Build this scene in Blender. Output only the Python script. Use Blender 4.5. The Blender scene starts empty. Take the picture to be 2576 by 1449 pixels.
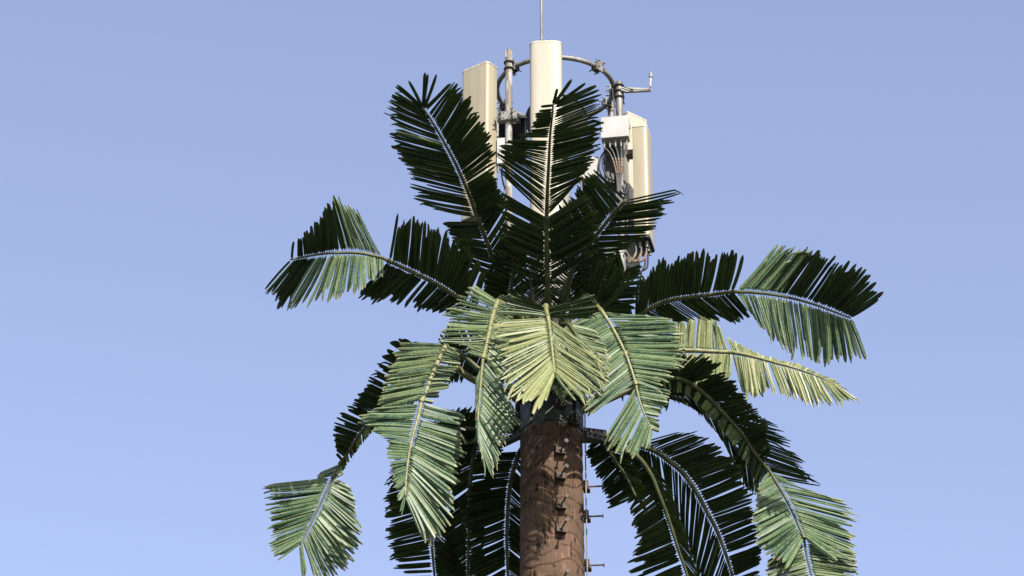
import bpy, math, random
import numpy as np
from mathutils import Vector, Matrix, noise

random.seed(11)
R = math.radians
scene = bpy.context.scene
COL = scene.collection

# ---------------------------------------------------------------- camera
F, D, TILT = 8719.0, 45.0, R(30)          # focal length in reference pixels, slant distance, tilt
CAM = Vector((0, 0, 1.6))
RIGHT, FWD = Vector((1, 0, 0)), Vector((0, math.cos(TILT), math.sin(TILT)))
UP = Vector((0, -math.sin(TILT), math.cos(TILT)))
cd = bpy.data.cameras.new("camera"); cam = bpy.data.objects.new("camera", cd); COL.objects.link(cam)
cam.location = CAM; cam.rotation_euler = (R(90) + TILT, 0, 0)
cd.sensor_width = 36; cd.lens = 36 * F / 2576; cd.clip_end = 5000
scene.camera = cam

# ---------------------------------------------------------------- light
SUN_EL, SUN_AZ = R(40), R(25)             # behind the camera, to the right
sd = Vector((math.sin(SUN_AZ) * math.cos(SUN_EL), -math.cos(SUN_AZ) * math.cos(SUN_EL), math.sin(SUN_EL)))
w = bpy.data.worlds.new("World"); scene.world = w; w.use_nodes = True
nt = w.node_tree; bg = nt.nodes['Background']
sky = nt.nodes.new('ShaderNodeTexSky'); sky.sky_type = 'NISHITA'; sky.sun_disc = False
sky.sun_elevation = SUN_EL; sky.sun_rotation = R(180) - SUN_AZ
sky.air_density = 1.0; sky.dust_density = 1.0; sky.ozone_density = 1.0
hs = nt.nodes.new('ShaderNodeHueSaturation')
hs.inputs['Saturation'].default_value = 0.84; hs.inputs['Hue'].default_value = 0.516
nt.links.new(sky.outputs[0], hs.inputs['Color']); nt.links.new(hs.outputs[0], bg.inputs['Color'])
bg.inputs['Strength'].default_value = 0.136
sl = bpy.data.lights.new("sun", 'SUN'); so = bpy.data.objects.new("sun", sl); COL.objects.link(so)
sl.energy = 5.0; sl.angle = R(0.53); sl.color = (1, 0.94, 0.84)
so.rotation_euler = sd.to_track_quat('Z', 'Y').to_euler(); so.location = (20, -10, 60)
scene.view_settings.view_transform = 'Standard'; scene.view_settings.look = 'None'
scene.view_settings.exposure = 0.9; scene.view_settings.gamma = 1
scene.cycles.max_bounces = 6

YA = D * math.cos(TILT)                   # distance of the tower's axis

def ray(px, py):
    return RIGHT * ((px - 1288) / F) + UP * ((724.5 - py) / F) + FWD

def PV(px, py, yo=0.0):
    """point seen at reference pixel (px, py), yo metres behind (+) or before (-) the tower's axis"""
    d = ray(px, py)
    return CAM + d * ((YA + yo - CAM.y) / d.y)

# ---------------------------------------------------------------- materials
def mat(name, col, rough=0.6, col2=None, scale=6, stretch=(1, 1, 1), metal=0, bump=0, lo=.35, hi=.65, detail=4):
    m = bpy.data.materials.new(name); m.use_nodes = True
    t = m.node_tree; b = t.nodes['Principled BSDF']
    b.inputs['Base Color'].default_value = (*col, 1); b.inputs['Roughness'].default_value = rough; b.inputs['Specular IOR Level'].default_value = .3
    b.inputs['Metallic'].default_value = metal
    if col2 is not None or bump:
        tc = t.nodes.new('ShaderNodeTexCoord'); mp = t.nodes.new('ShaderNodeMapping')
        mp.inputs['Scale'].default_value = stretch
        nz = t.nodes.new('ShaderNodeTexNoise'); nz.inputs['Scale'].default_value = scale
        nz.inputs['Detail'].default_value = detail
        t.links.new(tc.outputs['Object'], mp.inputs[0]); t.links.new(mp.outputs[0], nz.inputs['Vector'])
        if col2 is not None:
            r = t.nodes.new('ShaderNodeValToRGB')
            r.color_ramp.elements[0].position = lo; r.color_ramp.elements[1].position = hi
            r.color_ramp.elements[0].color = (*col, 1); r.color_ramp.elements[1].color = (*col2, 1)
            t.links.new(nz.outputs['Fac'], r.inputs[0]); t.links.new(r.outputs[0], b.inputs['Base Color'])
        if bump:
            bp = t.nodes.new('ShaderNodeBump'); bp.inputs['Strength'].default_value = bump; bp.inputs['Distance'].default_value = .02
            t.links.new(nz.outputs['Fac'], bp.inputs['Height']); t.links.new(bp.outputs[0], b.inputs['Normal'])
    return m

def leaf_mat(name, top_lit_a, top_lit_b, under_shade_a, under_shade_b, rib):
    """plastic leaflets: UV u holds leaflet number + position across, v runs along"""
    m = bpy.data.materials.new(name); m.use_nodes = True
    t = m.node_tree; N = t.nodes.new; L = t.links.new; b = t.nodes['Principled BSDF']
    uv = N('ShaderNodeUVMap'); sep = N('ShaderNodeSeparateXYZ'); L(uv.outputs[0], sep.inputs[0])
    fl = N('ShaderNodeMath'); fl.operation = 'FLOOR'; L(sep.outputs[0], fl.inputs[0])
    fr = N('ShaderNodeMath'); fr.operation = 'FRACT'; L(sep.outputs[0], fr.inputs[0])
    wn = N('ShaderNodeTexWhiteNoise'); wn.noise_dimensions = '1D'; L(fl.outputs[0], wn.inputs['W'])
    tc = N('ShaderNodeTexCoord')
    nz = N('ShaderNodeTexNoise'); nz.inputs['Scale'].default_value = 7; nz.inputs['Detail'].default_value = 6
    nz.inputs['Roughness'].default_value = .7; L(tc.outputs['Object'], nz.inputs['Vector'])
    add = N('ShaderNodeMath'); add.operation = 'MULTIPLY_ADD'; L(wn.outputs['Value'], add.inputs[0])
    add.inputs[1].default_value = .75; L(nz.outputs['Fac'], add.inputs[2])
    mr = N('ShaderNodeMapRange'); L(add.outputs[0], mr.inputs[0])
    mr.inputs[1].default_value = .52; mr.inputs[2].default_value = 1.15
    def mix(fac, a, c):
        x = N('ShaderNodeMix'); x.data_type = 'RGBA'
        if hasattr(fac, 'is_linked'): L(fac, x.inputs[0])
        else: x.inputs[0].default_value = fac
        for s, v in ((6, a), (7, c)):
            if isinstance(v, tuple): x.inputs[s].default_value = (*v, 1)
            else: L(v, x.inputs[s])
        return x.outputs[2]
    top = mix(mr.outputs[0], top_lit_a, top_lit_b); under_shade = mix(mr.outputs[0], under_shade_a, under_shade_b)
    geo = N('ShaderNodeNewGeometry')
    c = mix(geo.outputs['Backfacing'], top, under_shade)  # underside colour doubles as painted shade on leaflets turned from the sun
    # pale midrib, worn into dashes
    sb = N('ShaderNodeMath'); sb.operation = 'SUBTRACT'; L(fr.outputs[0], sb.inputs[0]); sb.inputs[1].default_value = .5
    ab = N('ShaderNodeMath'); ab.operation = 'ABSOLUTE'; L(sb.outputs[0], ab.inputs[0])
    lt = N('ShaderNodeMath'); lt.operation = 'LESS_THAN'; L(ab.outputs[0], lt.inputs[0]); lt.inputs[1].default_value = .075
    n2 = N('ShaderNodeTexNoise'); n2.inputs['Scale'].default_value = 40; L(tc.outputs['Object'], n2.inputs['Vector'])
    g2 = N('ShaderNodeMapRange'); L(n2.outputs['Fac'], g2.inputs[0]); g2.inputs[1].default_value = .38; g2.inputs[2].default_value = .6
    ml = N('ShaderNodeMath'); ml.operation = 'MULTIPLY'; L(lt.outputs[0], ml.inputs[0]); L(g2.outputs[0], ml.inputs[1])
    m2 = N('ShaderNodeMath'); m2.operation = 'MULTIPLY'; L(ml.outputs[0], m2.inputs[0])
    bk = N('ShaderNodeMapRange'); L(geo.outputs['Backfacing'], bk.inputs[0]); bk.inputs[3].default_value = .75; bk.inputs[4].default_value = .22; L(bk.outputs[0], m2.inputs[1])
    c = mix(m2.outputs[0], c, rib)
    # frayed, bleached tips
    tp = N('ShaderNodeMapRange'); L(sep.outputs[1], tp.inputs[0]); tp.inputs[1].default_value = .86; tp.inputs[2].default_value = 1.0
    tm = N('ShaderNodeMath'); tm.operation = 'MULTIPLY'; L(tp.outputs[0], tm.inputs[0]); L(g2.outputs[0], tm.inputs[1])
    t2 = N('ShaderNodeMath'); t2.operation = 'MULTIPLY'; L(tm.outputs[0], t2.inputs[0]); L(bk.outputs[0], t2.inputs[1])
    c = mix(t2.outputs[0], c, rib)
    L(c, b.inputs['Base Color']); b.inputs['Roughness'].default_value = .48
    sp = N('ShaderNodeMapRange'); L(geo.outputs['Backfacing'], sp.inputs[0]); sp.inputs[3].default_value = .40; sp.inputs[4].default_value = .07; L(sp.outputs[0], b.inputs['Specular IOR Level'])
    tr = N('ShaderNodeBsdfTranslucent'); tr.inputs[0].default_value = (.07, .13, .03, 1)
    ms = N('ShaderNodeMixShader'); ms.inputs[0].default_value = .06
    out = t.nodes['Material Output']
    L(b.outputs[0], ms.inputs[1]); L(tr.outputs[0], ms.inputs[2]); L(ms.outputs[0], out.inputs[0])
    return m

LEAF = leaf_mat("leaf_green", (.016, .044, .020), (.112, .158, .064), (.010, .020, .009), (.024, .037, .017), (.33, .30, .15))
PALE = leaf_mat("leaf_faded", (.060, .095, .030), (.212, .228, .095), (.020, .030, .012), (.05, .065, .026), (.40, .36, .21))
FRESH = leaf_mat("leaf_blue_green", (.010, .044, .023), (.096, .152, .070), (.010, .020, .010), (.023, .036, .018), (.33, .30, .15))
RACH = mat("frond_rib_shaded", (.034, .042, .016), .5, (.070, .074, .028), 9)  # shade put into the colour: darkened for ribs lying in shadow
RACHP = mat("frond_rib_lit", (.105, .118, .044), .5, (.22, .205, .10), 18)  # sunlit copy of the rib, its light put into the colour
CREAM = mat("cream_radome", (.36, .326, .256), .28, (.382, .351, .282), 2, (4, 4, .5))
TAN = mat("tan_radome", (.297, .258, .18), .32, (.33, .292, .21), 3, (6, 6, .4))
TRIM = mat("cap_trim", (.33, .28, .22), .6, (.45, .40, .32), 20)
WHITE = mat("white_paint", (.38, .372, .36), .45, (.33, .322, .31), 5)
GALV = mat("galvanised", (.13, .12, .11), .55, (.23, .22, .20), 14, (1, 1, .3), .25)
PEEL = mat("peeling_pipe", (.165, .135, .11), .6, (.30, .29, .275), 9, (1, 1, .35), 0, lo=.48, hi=.53)
DKSTEEL = mat("dark_steel", (.024, .022, .020), .55, (.05, .046, .04), 12)
GREYST = mat("grey_green_steel", (.040, .047, .042), .45, (.085, .095, .085), 8, lo=.55, hi=.6)
GREYBOX = mat("grey_box", (.19, .186, .17), .5, (.245, .237, .22), 6)
BLACK = mat("black_rubber", (.018, .018, .020), .5)
COPPER = mat("cable_band", (.20, .11, .08), .6, (.36, .29, .20), 60)
RUST = mat("rusty_bolt", (.055, .038, .032), .65, (.11, .075, .065), 25)
PLATE = mat("rusty_plate", (.040, .024, .019), .65, (.075, .045, .036), 25)
MASTM = mat("mast_paint", (.30, .285, .25), .6, (.22, .21, .19), 5)
GROUND = mat("ground", (.055, .055, .045), .95, (.035, .045, .02), .4)

def bark_mat():
    m = bpy.data.materials.new("bark_cladding"); m.use_nodes = True
    t = m.node_tree; N = t.nodes.new; L = t.links.new; b = t.nodes['Principled BSDF']
    tc = N('ShaderNodeTexCoord')
    def nz(sc, st, det=5):
        mp = N('ShaderNodeMapping'); mp.inputs['Scale'].default_value = st; L(tc.outputs['Object'], mp.inputs[0])
        n = N('ShaderNodeTexNoise'); n.inputs['Scale'].default_value = sc; n.inputs['Detail'].default_value = det
        L(mp.outputs[0], n.inputs['Vector']); return n
    def ramp(src, e):
        r = N('ShaderNodeValToRGB')
        while len(r.color_ramp.elements) < len(e): r.color_ramp.elements.new(.5)
        for el, (p, c) in zip(r.color_ramp.elements, e): el.position = p; el.color = (*c, 1)
        L(src, r.inputs[0]); return r.outputs[0]
    def mix(f, a, c, mode='MIX'):
        x = N('ShaderNodeMix'); x.data_type = 'RGBA'; x.blend_type = mode
        if hasattr(f, 'is_linked'): L(f, x.inputs[0])
        else: x.inputs[0].default_value = f
        for s, v in ((6, a), (7, c)):
            if isinstance(v, tuple): x.inputs[s].default_value = (*v, 1)
            else: L(v, x.inputs[s])
        return x.outputs[2]
    big = nz(2.2, (1, 1, 1.6))
    base = ramp(big.outputs['Fac'], [(.3, (.062, .042, .028)), (.5, (.092, .060, .041)), (.7, (.112, .067, .050))])
    grain = nz(30, (1, 1, .10), 3)
    gm = ramp(grain.outputs['Fac'], [(.38, (0, 0, 0)), (.43, (1, 1, 1)), (.57, (1, 1, 1)), (.62, (1.9, 1.8, 1.6))])
    patch = nz(3.5, (1, 1, 2.2), 2)
    pm = ramp(patch.outputs['Fac'], [(.46, (0, 0, 0)), (.54, (1, 1, 1))])
    g2 = mix(.75, (1, 1, 1), gm)
    gsel = mix(pm, (1, 1, 1), g2)
    c = mix(1.0, base, gsel, 'MULTIPLY')
    sp = nz(14, (1, 1, 1), 6)
    spm = ramp(sp.outputs['Fac'], [(.70, (0, 0, 0)), (.74, (1, 1, 1))])
    c = mix(spm, c, (.36, .28, .19))
    L(c, b.inputs['Base Color']); b.inputs['Roughness'].default_value = .8; b.inputs['Specular IOR Level'].default_value = .06
    bp = N('ShaderNodeBump'); bp.inputs['Strength'].default_value = .8; bp.inputs['Distance'].default_value = .015
    L(grain.outputs['Fac'], bp.inputs['Height']); bp.inputs['Strength'].default_value = .45; L(bp.outputs[0], b.inputs['Normal'])
    return m
BARK = bark_mat()

# ---------------------------------------------------------------- mesh helpers
class MB:
    def __init__(s): s.v = []; s.f = []; s.uv = []; s.smooth = []
    def add(s, vs, fs, smooth=False):
        o = len(s.v); s.v += [Vector(v) for v in vs]
        s.f += [tuple(i + o for i in f) for f in fs]; s.smooth += [smooth] * len(fs); return s
    def box(s, c, sx, sy, sz, rot=None, bev=0.0):
        """box centred on c; rot = 3x3 matrix; bev = chamfered vertical edges"""
        rot = rot or Matrix.Identity(3); hx, hy, hz = sx / 2, sy / 2, sz / 2
        if bev <= 0:
            pts = [(-hx, -hy), (hx, -hy), (hx, hy), (-hx, hy)]
        else:
            pts = []
            for cx, cy, a0 in ((hx - bev, hy - bev, 0), (-hx + bev, hy - bev, 90), (-hx + bev, -hy + bev, 180), (hx - bev, -hy + bev, 270)):
                for k in range(4):
                    a = R(a0 + 30 * k); pts.append((cx + bev * math.cos(a), cy + bev * math.sin(a)))
        s.prism(pts, -hz, hz, rot, c, bev * .5)
        return s
    def prism(s, pts, z0, z1, rot, c, bz=0.0):
        n = len(pts); rings = []
        cx = sum(p[0] for p in pts) / n; cy = sum(p[1] for p in pts) / n
        lev = [(z0, 1), (z1, 1)]
        if bz > 0:
            mx = max(max(abs(p[0] - cx), abs(p[1] - cy)) for p in pts); k = 1 - bz / mx
            lev = [(z0, k), (z0 + bz, 1), (z1 - bz, 1), (z1, k)]
        vs = [Vector(c) + rot @ Vector((cx + (x - cx) * k, cy + (y - cy) * k, z)) for z, k in lev for x, y in pts]
        fs = [tuple(range(n - 1, -1, -1)), tuple(range((len(lev) - 1) * n, len(lev) * n))]
        for l in range(len(lev) - 1):
            for i in range(n):
                j = (i + 1) % n; fs.append((l * n + i, l * n + j, (l + 1) * n + j, (l + 1) * n + i))
        s.add(vs, fs); return s
    def cyl(s, a, b, r0, r1=None, n=16):
        a, b = Vector(a), Vector(b); r1 = r0 if r1 is None else r1
        q = (b - a).to_track_quat('Z', 'Y').to_matrix(); vs = []
        for p, r in ((a, r0), (b, r1)):
            vs += [p + q @ Vector((r * math.cos(2 * math.pi * k / n), r * math.sin(2 * math.pi * k / n), 0)) for k in range(n)]
        s.add(vs, [(k, (k + 1) % n, n + (k + 1) % n, n + k) for k in range(n)], True)
        s.add(vs[:n], [tuple(range(n - 1, -1, -1))]); s.add(vs[n:], [tuple(range(n))]); return s
    def tube(s, pts, r, n=8, closed=False):
        """swept tube; r a number or list"""
        pts = [Vector(p) for p in pts]; m = len(pts)
        rs = r if isinstance(r, (list, tuple)) else [r] * m
        vs = []; ref = Vector((0, 0, 1))
        for i, p in enumerate(pts):
            a = pts[i - 1] if (i or closed) else p; b = pts[(i + 1) % m] if (i < m - 1 or closed) else p
            d = (b - a).normalized()
            if i == 0:
                ref = Vector((0, 0, 1)) if abs(d.z) < .9 else Vector((0, 1, 0))
            x = (ref - d * ref.dot(d)).normalized(); y = d.cross(x); ref = x
            vs += [p + (x * math.cos(2 * math.pi * k / n) + y * math.sin(2 * math.pi * k / n)) * rs[i] for k in range(n)]
        fs = []
        for i in range(m if closed else m - 1):
            j = (i + 1) % m
            for k in range(n):
                l = (k + 1) % n; fs.append((i * n + k, i * n + l, j * n + l, j * n + k))
        if not closed: fs += [tuple(range(n - 1, -1, -1)), tuple(range((m - 1) * n, m * n))]
        s.add(vs, fs, True); return s
    def build(s, name, material, parent=None, origin=None):
        o0 = parent['_o'] if parent is not None else (origin or Vector((0, 0, 0)))
        o0 = Vector(o0)
        me = bpy.data.meshes.new(name); me.from_pydata([v - o0 for v in s.v], [], s.f); me.update()
        me.polygons.foreach_set('use_smooth', s.smooth)
        if s.uv:
            ul = me.uv_layers.new(name='UVMap')
            vi = np.zeros(len(me.loops), int); me.loops.foreach_get('vertex_index', vi)
            ul.data.foreach_set('uv', np.array(s.uv, float)[vi].ravel())
        me.materials.append(material)
        o = bpy.data.objects.new(name, me); COL.objects.link(o)
        o['_o'] = tuple(o0)
        if parent is not None: o.parent = parent
        else: o.location = o0
        return o

def thing(name, label, cat, loc, group=None):
    o = bpy.data.objects.new(name, None); COL.objects.link(o); o.location = loc; o.empty_display_size = .1
    o['label'] = label; o['category'] = cat; o['_o'] = tuple(loc)
    if group: o['group'] = group
    return o

def tag(o, label, cat, group=None):
    o['label'] = label; o['category'] = cat
    if group: o['group'] = group
    return o

def spline(pts, per=8):
    """Catmull-Rom through pts"""
    pts = [Vector(p) for p in pts]
    if len(pts) < 3: return [pts[0].lerp(pts[-1], k / per) for k in range(per + 1)]
    out = []
    for i in range(len(pts) - 1):
        p0 = pts[max(i - 1, 0)]; p1 = pts[i]; p2 = pts[i + 1]; p3 = pts[min(i + 2, len(pts) - 1)]
        for k in range(per):
            t = k / per
            out.append(.5 * ((2 * p1) + (p2 - p0) * t + (2 * p0 - 5 * p1 + 4 * p2 - p3) * t * t + (3 * p1 - p0 - 3 * p2 + p3) * t ** 3))
    out.append(pts[-1]); return out

def rotz(a): return Matrix.Rotation(a, 3, 'Z')

# ---------------------------------------------------------------- setting
g = MB(); S = 3000
g.add([(-S, -S, 0), (S, -S, 0), (S, S, 0), (-S, S, 0)], [(0, 1, 2, 3)])
o = g.build("ground", GROUND); o['kind'] = 'structure'

# ---------------------------------------------------------------- the palm: trunk
base = PV(1388, 1250, 0); AX = base.x
TREE = thing("artificial_palm_tree", "artificial palm tree of plastic fronds around a brown cladded tower trunk", "palm tree", (AX, YA, 0))

def axis_z(py): return PV(1388, py, 0).z
Z_TOP = PV(1388, 1062, -.40).z            # top of the bark
def trunk_r(z): return .397 + (Z_TOP - z) * .0045

def build_trunk():
    mb = MB(); nth = 120
    zs = list(np.linspace(0, Z_TOP - 4.2, 24)) + list(np.linspace(Z_TOP - 4.2, Z_TOP, 340))[1:]
    vs = []
    rnd = random.Random(4)
    edges = []; z = Z_TOP - .12
    while z > Z_TOP - 4.3: edges.append((z, rnd.uniform(0, 6.28), rnd.uniform(.035, .085), rnd.choice((3, 3, 4, 5)), rnd.uniform(.007, .012))); z -= rnd.uniform(.13, .30)
    for z in zs:
        for k in range(nth):
            th = 2 * math.pi * k / nth; r = trunk_r(z)
            if z > Z_TOP - 4.2:
                # overlapping husk rings with wavy lower lips
                best = None
                for ez, ph, am, fq, dp in edges:
                    e = ez + am * math.sin(fq * th + ph) + .015 * math.sin(7 * th + 2 * ph)
                    if e > z: best = (e - z, dp) if best is None or e - z < best[0] else best
                if best:
                    h, dp = best; r += -dp + dp * min(1, h / .20) if h < .20 else 0
                    if h < .0125: r -= .012
                r += .003 * noise.noise(Vector((math.cos(th) * 2, math.sin(th) * 2, z * 1.5)))
            vs.append((AX + r * math.cos(th), YA + r * math.sin(th), z))
    fs = []
    for i in range(len(zs) - 1):
        for k in range(nth):
            j = (k + 1) % nth; fs.append((i * nth + k, i * nth + j, (i + 1) * nth + j, (i + 1) * nth + k))
    fs.append(tuple(range((len(zs) - 1) * nth, len(zs) * nth)))
    mb.add(vs, fs, True)
    return mb.build("trunk", BARK, TREE)
TRUNK = build_trunk()

# steel collar above the bark and grey mast inside the crown
mb = MB(); zc = Z_TOP
mb.cyl((AX, YA, zc), (AX, YA, zc + .42), .388, .372, 48); mb.cyl((AX, YA, zc + .42), (AX, YA, zc + .47), .46, .46, 48)
for k in range(6):
    a = R(60 * k + 34); c = Vector((AX + .385 * math.cos(a), YA + .385 * math.sin(a), zc + .22))
    mb.box(c, .03, .22, .36, rotz(a))
COLLAR = mb.build("collar", GREYST, TREE)
mb = MB(); Z_MAST = PV(1385, 330, 0).z
mb.cyl((AX, YA, zc + .47), (AX, YA, Z_MAST), .32, .24, 40)
MAST = mb.build("mast", MASTM, TREE)
mb = MB(); mb.tube([(AX + .40 * math.cos(2 * math.pi * k / 40), YA + .40 * math.sin(2 * math.pi * k / 40), PV(1385, 745, 0).z) for k in range(40)], .05, 6, True); mb.build("mast_band", DKSTEEL, TREE)

mb = MB(); zm = PV(1385, 757, -.3).z; am = R(-128)
mb.tube([(AX + (.293 + .004) * math.cos(am + .19 * math.cos(q)), YA + (.293 + .004) * math.sin(am + .19 * math.cos(q)), zm + .075 * math.sin(q)) for q in np.linspace(.5, 6.6, 40)], .006, 6)
mb.build("stencil_mark", WHITE, TREE)
# step bolts
def step_bolt(ang, z, length=.29, lab=None):
    d = Vector((math.cos(ang), math.sin(ang), 0)); r = trunk_r(z) - .01
    p = Vector((AX, YA, z)) + d * r; rm = rotz(ang)
    mb = MB()
    tip = p + d * length + Vector((0, 0, .006))
    mb.cyl(p, tip, .0115, n=12); mb.cyl(tip, tip + d * .014, .027, n=16); mb.cyl(p + d * .05, p + d * .075, .024, n=6)
    o = mb.build("step_bolt", RUST, TREE)
    b = MB(); b.box(p + d * .022 + Vector((0, 0, -.005)), .03, .115, .10, rm); b.box(p + d * .05 + Vector((0, 0, -.055)), .085, .115, .014, rm)
    b.box(p + d * .04 + rm @ Vector((0, -.0615, .005)), .06, .012, .11, rm)
    b.build("step_plate", PLATE, o)
a0 = R(-90 + 15)
for py in (1018, 1135, 1198, 1273, 1333, 1462): step_bolt(a0, PV(1407, py, -.385).z)
a1 = R(6)
for py in (1062, 1226, 1301, 1424): step_bolt(R(-2) if py > 1100 else R(-48), PV(1466, py, 0 if py > 1100 else -.28).z, .24 if py > 1100 else .10)

# ---------------------------------------------------------------- fronds
def lerp_list(vals, t):
    if len(vals) == 1: return vals[0]
    x = max(0, min(1, t)) * (len(vals) - 1); i = min(int(x), len(vals) - 2); f = x - i
    return tuple(a + (b - a) * f for a, b in zip(vals[i], vals[i + 1]))

LEAF_COUNT = [0]
def view_xy(p):
    q = p - CAM; d = q.dot(FWD)
    return q.x / d * F + 1288, 724.5 - q.dot(UP) / d * F

def leaflets(rach, side_specs, n, top=1, wmax=.075, material=LEAF, parent=None, fold=.24, seed=0, cover=1.5, jit=1.0, hook=.5):
    """rach: dense world polyline. side_specs: [(tips in reference pixels, gradients of the blade's depth)], two rows"""
    rnd = random.Random(seed * 17 + 3); base_top = top
    cum = [0]
    for a, b in zip(rach, rach[1:]): cum.append(cum[-1] + (b - a).length)
    def at(t):
        s = max(0, min(1, t)) * cum[-1]
        i = max(0, min(len(cum) - 2, np.searchsorted(cum, s) - 1)); f = (s - cum[i]) / max(1e-6, cum[i + 1] - cum[i])
        return rach[i].lerp(rach[i + 1], f)
    mb = MB(); rows = 9
    for tips, grads in side_specs:
        if not tips: continue
        if len(tips[0]) == 2: tt = [(i / (len(tips) - 1), *p) for i, p in enumerate(tips)]
        else: tt = [(p[2], p[0], p[1]) for p in tips]
        T = [p[0] for p in tt]; TX = [p[1] for p in tt]; TY = [p[2] for p in tt]
        nn = max(3, int(round(n)))
        clump = 0; left = 0; ph = rnd.uniform(0, 6.28)
        ent = []
        for i in range(nn):
            if left == 0: left = rnd.randint(2, 8); clump = rnd.uniform(-.5, .5)
            left -= 1
            t = (i + .5 + rnd.uniform(-.12, .12)) / nn; t2 = t + (clump + rnd.uniform(-.2, .2)) / nn * jit
            b = at(t); ent.append((t, t2, b))
        for i, (t, t2, b) in enumerate(ent):
            if rnd.random() < (.025 if t < .93 else .2): continue          # a leaflet lost
            def tip_at(q):
                return np.interp(q, T, TX), np.interp(q, T, TY)
            tx, ty = tip_at(t2); bx, by = view_xy(b)
            ln = rnd.uniform(.90, 1.06) if rnd.random() > .10 else rnd.uniform(.68, .9)
            tx = bx + (tx - bx) * ln; ty = by + (ty - by) * ln
            gx, gu = lerp_list(grads, t); gx += rnd.uniform(-.10, .10); gu += rnd.uniform(-.13, .13)
            dep = (b - CAM).dot(FWD); k = dep / F
            def lift(x, y):
                return b + RIGHT * ((x - bx) * k) + UP * ((by - y) * k) + (ray(x, y)) * (gx * (x - bx) * k + gu * (by - y) * k)
            tip = lift(tx, ty)
            dv = tip - b; length = dv.length; dv.normalize()
            nrm = (RIGHT * gx + UP * gu - FWD).normalized(); nrm = (nrm - dv * nrm.dot(dv)).normalized()
            wd = dv.cross(nrm).normalized()
            top = base_top if base_top > 0 else (1 if nrm.dot(sd) > rnd.uniform(-.05, .25) else -1)  # lit and shaded tone put into colour: pale side if facing the sun
            # width from the spacing to the next leaflet, half way out
            dt = 1 / nn
            b2 = at(min(1, t + dt)) if t + dt <= 1 else at(t - dt)
            x2, y2 = tip_at(t + dt if t + dt <= 1 else t - dt); bb = view_xy(b2)
            mid1 = Vector(((bx + tx) / 2, (by + ty) / 2)); mid2 = Vector(((bb[0] + x2) / 2, (bb[1] + y2) / 2))
            pd = Vector((tx - bx, ty - by)); pd = pd.normalized() if pd.length > 1e-6 else Vector((1, 0))
            df = mid2 - mid1; sp = abs(df.x * pd.y - df.y * pd.x) * k
            W = min(wmax, max(.020, sp * cover)) * rnd.uniform(.88, 1.1)
            tw = rnd.uniform(-.22, .22) if top < 0 else rnd.uniform(-.4, .4)
            wd2 = (wd * math.cos(tw) + nrm * math.sin(tw)); n2 = dv.cross(wd2) * -1
            if n2.dot(nrm) < 0: n2 = -n2
            bow = rnd.uniform(-.01, .03) * length; sidebow = rnd.uniform(-.02, .02) * length
            blunt = rnd.uniform(.05, .6); hk = rnd.uniform(.05, .24) * length * hook if rnd.random() < .35 else 0
            tip_twist = rnd.uniform(-.5, .5)
            nid = LEAF_COUNT[0]; LEAF_COUNT[0] += 1
            o = len(mb.v)
            hkdir = (Vector((0, 0, -1)) * .7 + wd * rnd.uniform(-.8, .8) - nrm * .3)
            for r in range(rows):
                q = (0, .05, .10, .28, .48, .68, .84, .93, 1.0)[r]
                wf = (.14, .20, .92, 1, 1, 1, .95, .78, blunt)[r]
                c = b + dv * (length * q) + n2 * (-bow * math.sin(math.pi * q)) * top + wd2 * (sidebow * math.sin(math.pi * q)) + hkdir * (hk * max(0, (q - .84) / .16) ** 1.3)
                a = tip_twist * max(0, q - .5)
                wv = wd2 * math.cos(a) + n2 * math.sin(a)
                h = W * wf / 2; fd = n2 * (W * wf * (fold if top < 0 else fold * 1.3) * top)
                mb.v += [c - wv * h, c + fd, c + wv * h]
                mb.uv += [(nid + .02, q), (nid + .5, q), (nid + .98, q)]
            for r in range(rows - 1):
                i0 = o + r * 3; i1 = i0 + 3
                for cc in (0, 1):
                    f = (i0 + cc, i0 + cc + 1, i1 + cc + 1, i1 + cc)
                    # orient so the normal is nrm, then flip where the dark, shaded side colour was picked
                    e = (mb.v[f[1]] - mb.v[f[0]]).cross(mb.v[f[2]] - mb.v[f[1]])
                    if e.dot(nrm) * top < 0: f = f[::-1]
                    mb.f.append(f); mb.smooth.append(False)
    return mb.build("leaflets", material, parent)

def rach_pts(px, yos):
    """reference pixels along the rib + yo values spread evenly over its length"""
    n = len(px); cum = [0]
    for a, b in zip(px, px[1:]): cum.append(cum[-1] + math.hypot(b[0] - a[0], b[1] - a[1]))
    return [PV(p[0], p[1], float(np.interp(c / cum[-1], np.linspace(0, 1, len(yos)), yos))) for p, c in zip(px, cum)]

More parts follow.
